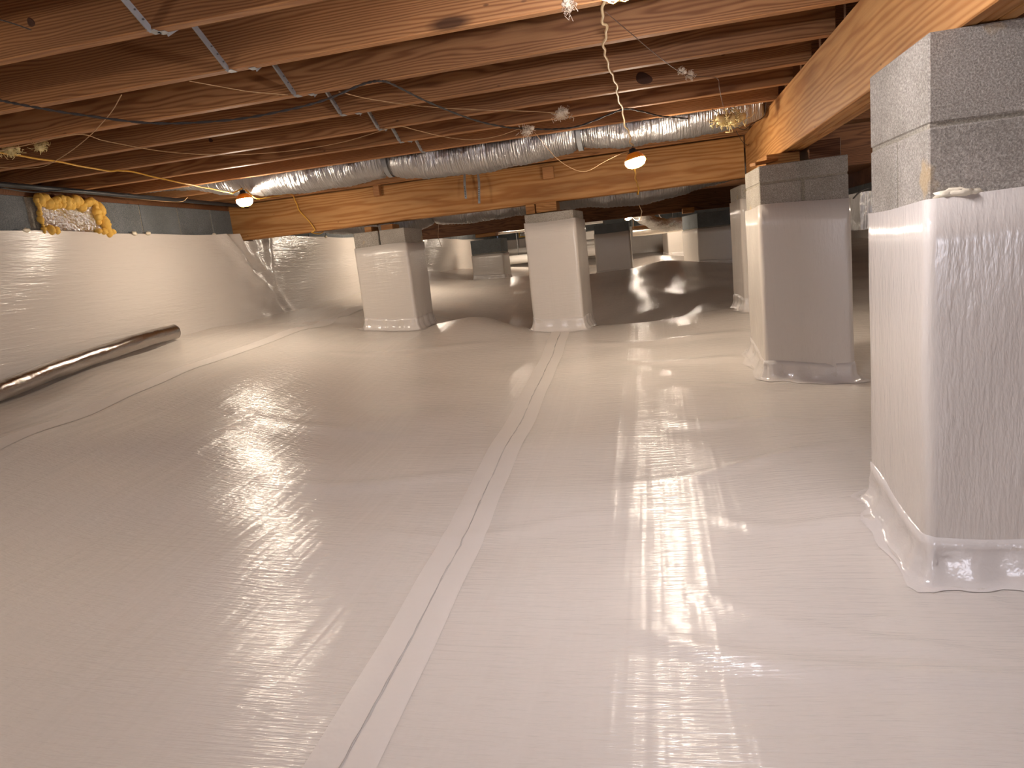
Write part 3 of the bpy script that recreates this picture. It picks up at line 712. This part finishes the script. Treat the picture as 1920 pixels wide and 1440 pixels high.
# ------------------------------------------------------------------ foil vent cover with spray foam on the left wall
pv = ax(135, 400, XW); vy0, vy1 = 3.53, 4.02
vent = empty('vent_cover', (XW, 3.77, .55)); tag(vent, 'foil-faced vent cover ringed with yellow spray foam, in the left block wall', 'vent')
A_ = np.linspace(vy0 + .03, vy1 - .02, 26); Z_ = np.linspace(.445, .625, 14); v = []; f = []
for a in A_:
    for z in Z_: v.append((.012 + .010 * math.sin(a * 31 + z * 17) * math.sin(z * 33) + rng.normal() * .0012 - .03 * abs(a - 3.76), a - 3.77, z - .55))
for i in range(25):
    for j in range(13): f.append((i * 14 + j, i * 14 + j + 1, i * 14 + 15 + j, i * 14 + 14 + j))
from_data('foil_panel', v, [t[::-1] for t in f], M_FOIL, vent, True)
m = MB(); m.box(-.10, -.03, vy0 - 3.77, vy1 - 3.77, -.16, .095); m.build('foam_board', M_FOAM, vent)
bmj = []
rs = random.Random(3)
ring = [(vy0 + .01 + .005 * math.sin(i), .44 + .018 * i) for i in range(11)] + [(vy0 + .03 + .032 * i, .625 + .012 * math.sin(i * 1.7)) for i in range(14)] + [(vy1 - .02 + .045 * (i / 10), .62 - .018 * i) for i in range(11)] + [(vy1 + .03, .450), (vy1 + .055, .448), (vy1 - .06, .452), (vy1 - .02, .45), (vy0 + .06, .452), (vy0 + .1, .45)] + [(vy0 + .05 + .035 * i, .600 + .008 * math.sin(i * 2.1)) for i in range(9) ] + [(vy1 - .045, .60 - .03 * i) for i in range(4)]
mm = MB()
for i, (a, z) in enumerate(ring):
    bm = bmesh.new(); bmesh.ops.create_icosphere(bm, subdivisions=2, radius=1); r_ = rs.uniform(.014, .034) * (.62 if i < 11 else 1)
    ph = rs.uniform(0, 6); zs = rs.uniform(.8, 1.4)
    vs = [(p.co.x * r_ * 1.1 * (1 + .15 * math.sin(p.co.z * 5 + ph)) + .016, a - 3.77 + p.co.y * r_ * (1 + .2 * math.sin(p.co.x * 4 + ph)), z - .55 + p.co.z * r_ * zs) for p in bm.verts]
    mm.add(vs, [tuple(w_.index for w_ in fc.verts) for fc in bm.faces]); bm.free()
mm.build('spray_foam', M_FOAM, vent, True)

# ------------------------------------------------------------------ lamps on a string
def lamp(label, c, mat, tilt=(0, 0), s=1.0):
    root = empty('work_lamp', c); root.rotation_euler = (math.radians(tilt[0]), math.radians(tilt[1]), 0); tag(root, label, 'lamp', 'string of caged work lamps')
    def lathe(name, prof, mt, n=28):
        v = []; f = []
        for (r_, z) in prof:
            for i in range(n): t = 2 * math.pi * i / n; v.append((r_ * s * math.cos(t), r_ * s * math.sin(t), z * s))
        for j in range(len(prof) - 1):
            for i in range(n): a = j * n + i; b = j * n + (i + 1) % n; f.append((a, a + n, b + n, b))
        f.append(tuple(range(n))); f.append(tuple((len(prof) - 1) * n + i for i in range(n - 1, -1, -1)))
        return from_data(name, v, f, mt, root, True)
    lathe('socket_cap', [(.010, .062), (.018, .060), (.020, .044), (.030, .040), (.032, .028)], M_BLACK)
    lathe('reflector_housing', [(.030, .036), (.036, .034), (.052, .012), (.057, .003), (.055, .000)], M_ORANGE)
    lathe('lens', [(.052, .002), (.055, -.008), (.052, -.022), (.040, -.034), (.022, -.040), (.004, -.042)], mat)
    m = MB()
    for k in range(6):
        t = 2 * math.pi * k / 6; pts = [(.058 * s * math.cos(t) * q, .058 * s * math.sin(t) * q, z * s) for q, z in ((1, .002), (1.0, -.018), (.8, -.036), (.42, -.046), (.0, -.048))]
        m.tube(pts, .0012 * s, 5)
    m.build('wire_guard', M_CORD, root, True)
    m = MB(); m.tube([(0, 0, .06 * s), (.008 * s, 0, .072 * s), (0, 0, .084 * s)], .0025 * s, 6); m.build('hook', M_BLACK, root, True)
    return root
pL1 = ay(458, 374, 4.28); pL2 = ay(1190, 299, 4.14); pL3 = ay(1178, 407, 10.85)
lamp('lit orange work lamp by the left wall, at the left end of the duct', pL1, M_LENS, (0, -4), .95)
lamp('lit orange work lamp hanging before the cross girder, right of centre', pL2, M_LENS, (0, -10), 1.0)
lamp('small lit work lamp far back, below the second duct', pL3, M_LENS, (14, -22), .95)
pL0 = ay(1157, -44, 1.66)
lamp('work lamp at the top edge of the frame, mostly cut off', pL0, M_LENSC, (0, 0), 1.0)
lamp('work lamp hidden above the second duct behind the left pillar', (-2.75, jy(16) - .02, .600), M_LENS)
lamp('work lamp hidden behind the dark far girder on the left', (-2.6, jy(28) - .02, .600), M_LENS)
lamp('work lamp hidden behind the far girder on the right', (.3, jy(29) - .02, .600), M_LENS)
lamp('work lamp out of view on the far right side', (2.4, jy(8), .600), M_LENS)
lamp('work lamp out of view beyond the left edge of the frame', (-2.0, jy(-1) - .02, .600), M_LENSD)

# ------------------------------------------------------------------ cords and wires
def wire(label, pts, r, mat, cat='wire', name='wire', n=7, wig=0.0, sub=7, twist=False):
    P = spline(pts, sub)
    if wig: P = [p + np.array([math.sin(i * .9) * wig, 0, math.cos(i * 1.3) * wig * .6]) for i, p in enumerate(P)]
    m = MB()
    if twist:
        for ph in (0, math.pi):
            m.tube([tuple(p + np.array([0, math.cos(i * .8 + ph), math.sin(i * .8 + ph)]) * r * .8) for i, p in enumerate(P)], r, n)
    else: m.tube([tuple(p) for p in P], r, n)
    o = m.build(name, mat, None, True); centred(o); return tag(o, label, cat)
zs = ZJ - .008
c = [(pL0[0], pL0[1], pL0[2] + .08), (-.09, 1.95, .655)] + [az(x, y, zs) for x, y in [(1132, 0), (1129, 36), (1138, 55), (1132, 84), (1136, 106), (1145, 135), (1156, 160), (1158, 182), (1167, 206)]]
c += [ay(1171, 233, 4.0), ay(1181, 252, 4.08), ay(1182, 268, 4.12), (pL2[0] + .0, pL2[1], pL2[2] + .075)]
wire('pale yellow wavy power cord from the top of the frame to the lamp below', c, .0042, M_CORDP, 'cord', 'power_cord', 8, .003, 8)
c = [(pL2[0], pL2[1] + .02, pL2[2] - .02), ay(1191, 322, 4.35), ay(1192, 338, 4.9), ay(1197, 352, 5.4), ay(1197, 363, 5.46), (-.09, 5.60, .378), (-.09, 5.68, .40), (-.1, 5.74, .52), (-.1, 5.9, .60), (-.1, 6.15, .60), (-.1, 6.5, .46), ay(1198, 384, 7.2), ay(1203, 395, 8.2), ay(1202, 404, 9.3), ay(1200, 412, 10.2), ay(1190, 412, 10.75), (pL3[0], pL3[1], pL3[2] + .07)]
wire('yellow power cord passing under the cross girder below the lamp right of centre', c, .0040, M_CORD, 'cord', 'power_cord', 8, .002)
c = P_([(-60, 270, 2.8), (0, 286, 2.9), (100, 302, 3.1), (200, 320, 3.3), (240, 321, 3.4), (330, 341, 3.7), (385, 352, 4.0), (430, 361, 4.2)])[:8] + [ayc(436, 362, 4.22), (pL1[0], pL1[1], pL1[2] + .07)]
wire('yellow power cord sagging from the left edge to the lamp by the wall', c, .0042, M_CORD, 'cord', 'power_cord', 8, .002)
c = [(pL1[0] + .02, pL1[1], pL1[2] + .06), ay(482, 372, 4.33), ay(515, 368, 4.6), ay(545, 364, 5.25), ay(555, 380, 5.46), ay(562, 396, 5.47), ay(577, 412, 5.47), ay(590, 430, 5.47), (-2.75, 5.47, .382), (-2.73, 5.62, .384), (-2.72, 5.72, .5), (-2.72, 5.85, .60), (-2.72, 6.2, .62), (-2.72, 7.0, .66), (-2.75, 7.8, .678)]
wire('yellow power cord dropping over the left part of the cross girder', c, .0042, M_CORD, 'cord', 'power_cord', 8, .001)

wire('long black twisted wire swagged under the joists from the left edge', P_([(-40, 178, 1.95), (0, 188, 2.0), (60, 200, 2.05), (150, 215, 2.15), (290, 231, 2.3), (430, 225, 2.4), (530, 208, 2.45), (610, 187, 2.5), (680, 158, 2.55), (715, 152, 2.57), (740, 160, 2.62), (800, 190, 2.85), (880, 222, 3.15), (940, 237, 3.35), (985, 241, 3.5), (1040, 242, 3.6), (1090, 235, 3.7), (1165, 206, 3.84), (1200, 208, 3.95), (1240, 218, 4.1), (1290, 222, 4.15)]), .0028, M_WIRE, n=6, sub=14, twist=True)
wire('thin pale wire swagged from the left edge to the insulation tuft before the duct', P_([(-30, 290, 2.55), (50, 272, 2.7), (145, 252, 2.85), (200, 265, 3.0), (300, 283, 3.2), (390, 290, 3.3), (470, 289, 3.4), (560, 281, 3.5), (640, 267, 3.6), (700, 250, 3.7), (745, 237, 3.8), (780, 244, 3.8), (830, 256, 3.8), (880, 262, 3.8), (930, 256, 3.8), (975, 241, 3.82)]), .0018, M_THIN, n=5)
wire('thin tan wire looping below the duct from the tuft to the hanging lamp', P_([(1002, 248, 3.85), (1020, 270, 3.95), (1045, 298, 4.05), (1075, 317, 4.1), (1100, 321, 4.12), (1130, 305, 4.14), (1160, 290, 4.14), (1183, 282, 4.14)]), .0014, M_THIN, n=5)
wire('thin tan wire dangling across the far left joists', P_([(228, 178, 2.55), (205, 215, 2.6), (160, 262, 2.7), (110, 298, 2.8), (70, 314, 2.9), (0, 314, 2.9), (-30, 310, 2.9)]), .0016, M_THIN, n=5)
wire('short thin wire under the third joist', P_([(355, 152, 2.13), (410, 162, 2.2), (470, 172, 2.35), (540, 178, 2.5)]), .0013, M_THIN, n=5)
wire('thin wire from the fourth bridging strap toward the cream tuft', P_([(635, 172, 2.6), (700, 187, 2.75), (800, 200, 3.0), (900, 206, 3.15), (1000, 209, 3.25), (1060, 214, 3.3)]), .0014, M_THIN, n=5)
wire('thin dark wire slanting right from the top lamp', P_([(1135, 22, 2.15), (1180, 60, 2.3), (1230, 102, 2.55), (1272, 133, 2.9), (1300, 143, 3.05), (1343, 146, 3.25), (1349, 165, 3.3), (1354, 190, 3.6), (1360, 212, 3.9)]), .0014, M_THIND, n=5)
wire('tangled dark wire at the right end of the silver duct', P_([(1335, 205, 4.1), (1362, 222, 4.15), (1392, 243, 4.18), (1410, 232, 4.2), (1432, 218, 4.25), (1436, 192, 4.3)]), .0022, M_WIRE, n=5)
wire('dark wire loop hanging beside the right girder', P_([(1380, 245, 4.6), (1392, 265, 4.9), (1403, 272, 5.2), (1413, 258, 5.3), (1425, 225, 5.0)]), .0018, M_WIRE, n=5)
wire('thin black wire at the top-left corner', P_([(-20, 32, 1.5), (0, 37, 1.6), (30, 46, 1.7), (58, 56, 1.73)]), .0016, M_WIRE, n=5)
wire('thin wire hanging from the second duct behind the left pillar', P_([(822, 420, 5.9), (822, 430, 6.1), (822, 445, 6.3), (828, 462, 6.5)]), .0016, M_THIN, n=5)
# black plastic pipe along the top of the left wall
c = [az(-60, 312, .655), az(0, 325, .655), az(120, 340, .652), az(240, 353, .648), az(350, 369, .642), az(430, 382, .636)]
c = [(-3.28 + .01 * i, p[1] * (-3.28 / p[0]), p[2] * (-3.28 / p[0])) for i, p in enumerate(c)]
wire('black plastic pipe running along the top of the left wall under the joists', [(-3.25, y, .652) for y in (1.6, 2.4, 3.2, 4.0, 4.8, 5.4)], .014, M_BLACK, 'pipe', 'plastic_pipe', 12, 0)
wire('thin pale cable along the top of the left block wall', P_([(215, 369, 4.1), (300, 377, 4.3), (340, 378, 4.35), (352, 370, 4.4)]), .002, M_THIN, n=5)
wire('black cable above the foil vent on the left wall', P_([(0, 352, 3.05), (60, 360, 3.3), (120, 356, 3.4), (170, 358, 3.5), (240, 366, 3.7)]), .0035, M_BLACK, n=6)

# ------------------------------------------------------------------ insulation tufts
def tuft(label, px, py, Y, r_, mat, seed, sq=(1, 1, 1), n=130):
    c = ay(px, py, Y); rs = random.Random(seed); m = MB()
    for i in range(n):
        a = Vector((rs.gauss(0, 1) * sq[0], rs.gauss(0, .6) * sq[1], rs.gauss(0, .8) * sq[2])) * r_ * .42
        d = Vector((rs.gauss(0, 1), rs.gauss(0, 1), rs.gauss(0, 1))).normalized() * r_ * rs.uniform(.4, .9)
        e = Vector((rs.gauss(0, 1), rs.gauss(0, 1), rs.gauss(0, 1))) * r_ * .25
        m.tube([a, a + d * .5 + e, a + d], rs.uniform(.02, .05) * r_, 4)
    for i in range(5):
        bm = bmesh.new(); bmesh.ops.create_icosphere(bm, subdivisions=2, radius=1); o = Vector((rs.gauss(0, .4) * sq[0], rs.gauss(0, .2), rs.gauss(0, .3) * sq[2])) * r_; k = rs.uniform(.28, .5) * r_
        m.add([p.co * k * (1 + .3 * math.sin(p.co.x * 7 + i) * math.sin(p.co.z * 6)) + o for p in bm.verts], [tuple(w_.index for w_ in fc.verts) for fc in bm.faces]); bm.free()
    ob = m.build('insulation_tuft', mat, None, True); ob.location = c; tag(ob, label, 'insulation', 'bits of fibre insulation caught on the wires')
tuft('largest yellow tuft of fibre insulation stuck on the right end of the duct', 1370, 226, 4.1, .07, M_TUFT, 1, (1.2, 1, .7), 110)
tuft('pale insulation tuft where black and tan wires meet before the duct', 988, 245, 3.5, .028, M_TUFTW, 2)
tuft('cream insulation tuft hanging under the joists left of the yellow cord', 1052, 213, 3.3, .03, M_TUFTW, 3, (1.2, 1, .8))
tuft('small pale tuft at the top edge beside the top lamp', 1066, 8, 2.15, .022, M_TUFTW, 4, (.7, 1, 1.4))
tuft('tiny pale tuft on the dark slanting wire', 1278, 133, 2.95, .014, M_TUFTW, 5)
tuft('small tuft next to the bend of the dark slanting wire', 1294, 141, 3.05, .016, M_TUFTW, 6)
tuft('yellow insulation tuft at the left edge of the joists', 20, 283, 2.65, .03, M_TUFT, 7, (1.7, 1, .5))
tuft('pale yellow tuft under a joist near the left edge', 76, 274, 2.7, .028, M_TUFT, 8)

# ------------------------------------------------------------------ far background things
def pipe_px(label, a, b, Y, r, mat=M_PVC, name='pipe'):
    p, q_ = ay(*a, Y), ay(*b, Y); m = MB(); mid = (np.array(p) + np.array(q_)) / 2; m.tube([p, tuple((np.array(p) + np.array(q_)) / 2), q_], r, 18); o = m.build(name, mat, None, True); centred(o)
    hang(o, [tuple(np.array(p) + (np.array(q_) - np.array(p)) * t) for t in (.15, .8)])
    return tag(o, label, 'pipe')
pipe_px('bright white pipe low on the far side, between the far left pillars', (945, 489), (1140, 468), 13.6, .085)
pipe_px('white pipe resting just above the lowest far pipe', (945, 473), (1140, 452), 14.6, .06)
pipe_px('thin white pipe under the far ceiling', (925, 439), (1130, 416), 12.6, .022)
pipe_px('upper white pipe far back left of the creased pillar', (1000, 449), (1150, 432), 14.9, .05)
for i, (x, y, lb) in enumerate([(1110, 441, 'upper'), (1112, 467, 'lower')]):
    p = ay(x, y, 13.9); o = board('wrapped_box', .30, .3, .15, M_PVC); o.location = (p[0], 14.0, p[2]); tag(o, '%s white wrapped box far back, left of the creased far pillar' % lb, 'box'); hang(o, [(p[0] - .1 + .2 * i, 14.0, p[2])])
p = ay(984, 437, YB - .05); fv = empty('vent_cover', (p[0], YB - .03, p[2])); tag(fv, 'tiny yellow-foamed vent on the far wall, left of the middle pillar', 'vent')
m = MB(); m.box(-.16, .16, -.03, .02, -.09, .09); m.build('foam', M_FOAM, fv, bevel=.02); m = MB(); m.box(-.11, .11, -.04, -.031, -.06, .06); m.build('foil_panel', M_FOIL, fv)
wire('hanger wire beside the small far lamp', [(ay(1186, 392, 12.0)[0], jy(26) - .02, ZJ)] + P_([(1187, 412, 12.2), (1187, 425, 12.35), (1184, 433, 12.38)]), .004, M_THIN, n=5)
wire('curly pale wire before the dark far wall above the far duct', [(ay(1230, 395, 12.8)[0], jy(28) - .02, ZJ)] + P_([(1237, 405, 12.8), (1247, 411, 12.7), (1258, 415, 12.55), (1262, 421, 12.45)]), .006, M_PVC, n=5)
# foil wrapped duct end seen between the two right pillars
p = ay(1621, 395, 5.3); o = board('wrapped_duct', .30, .3, .26, M_DUCT); o.location = (p[0] + .12, 5.45, p[2] - .0); tag(o, 'square foil-wrapped duct end between the two right pillars', 'duct')
wire('dark cables above the wrapped duct on the right', P_([(1600, 372, 5.0), (1612, 360, 5.05), (1625, 354, 5.1), (1640, 350, 5.1)]), .005, M_BLACK, n=6)
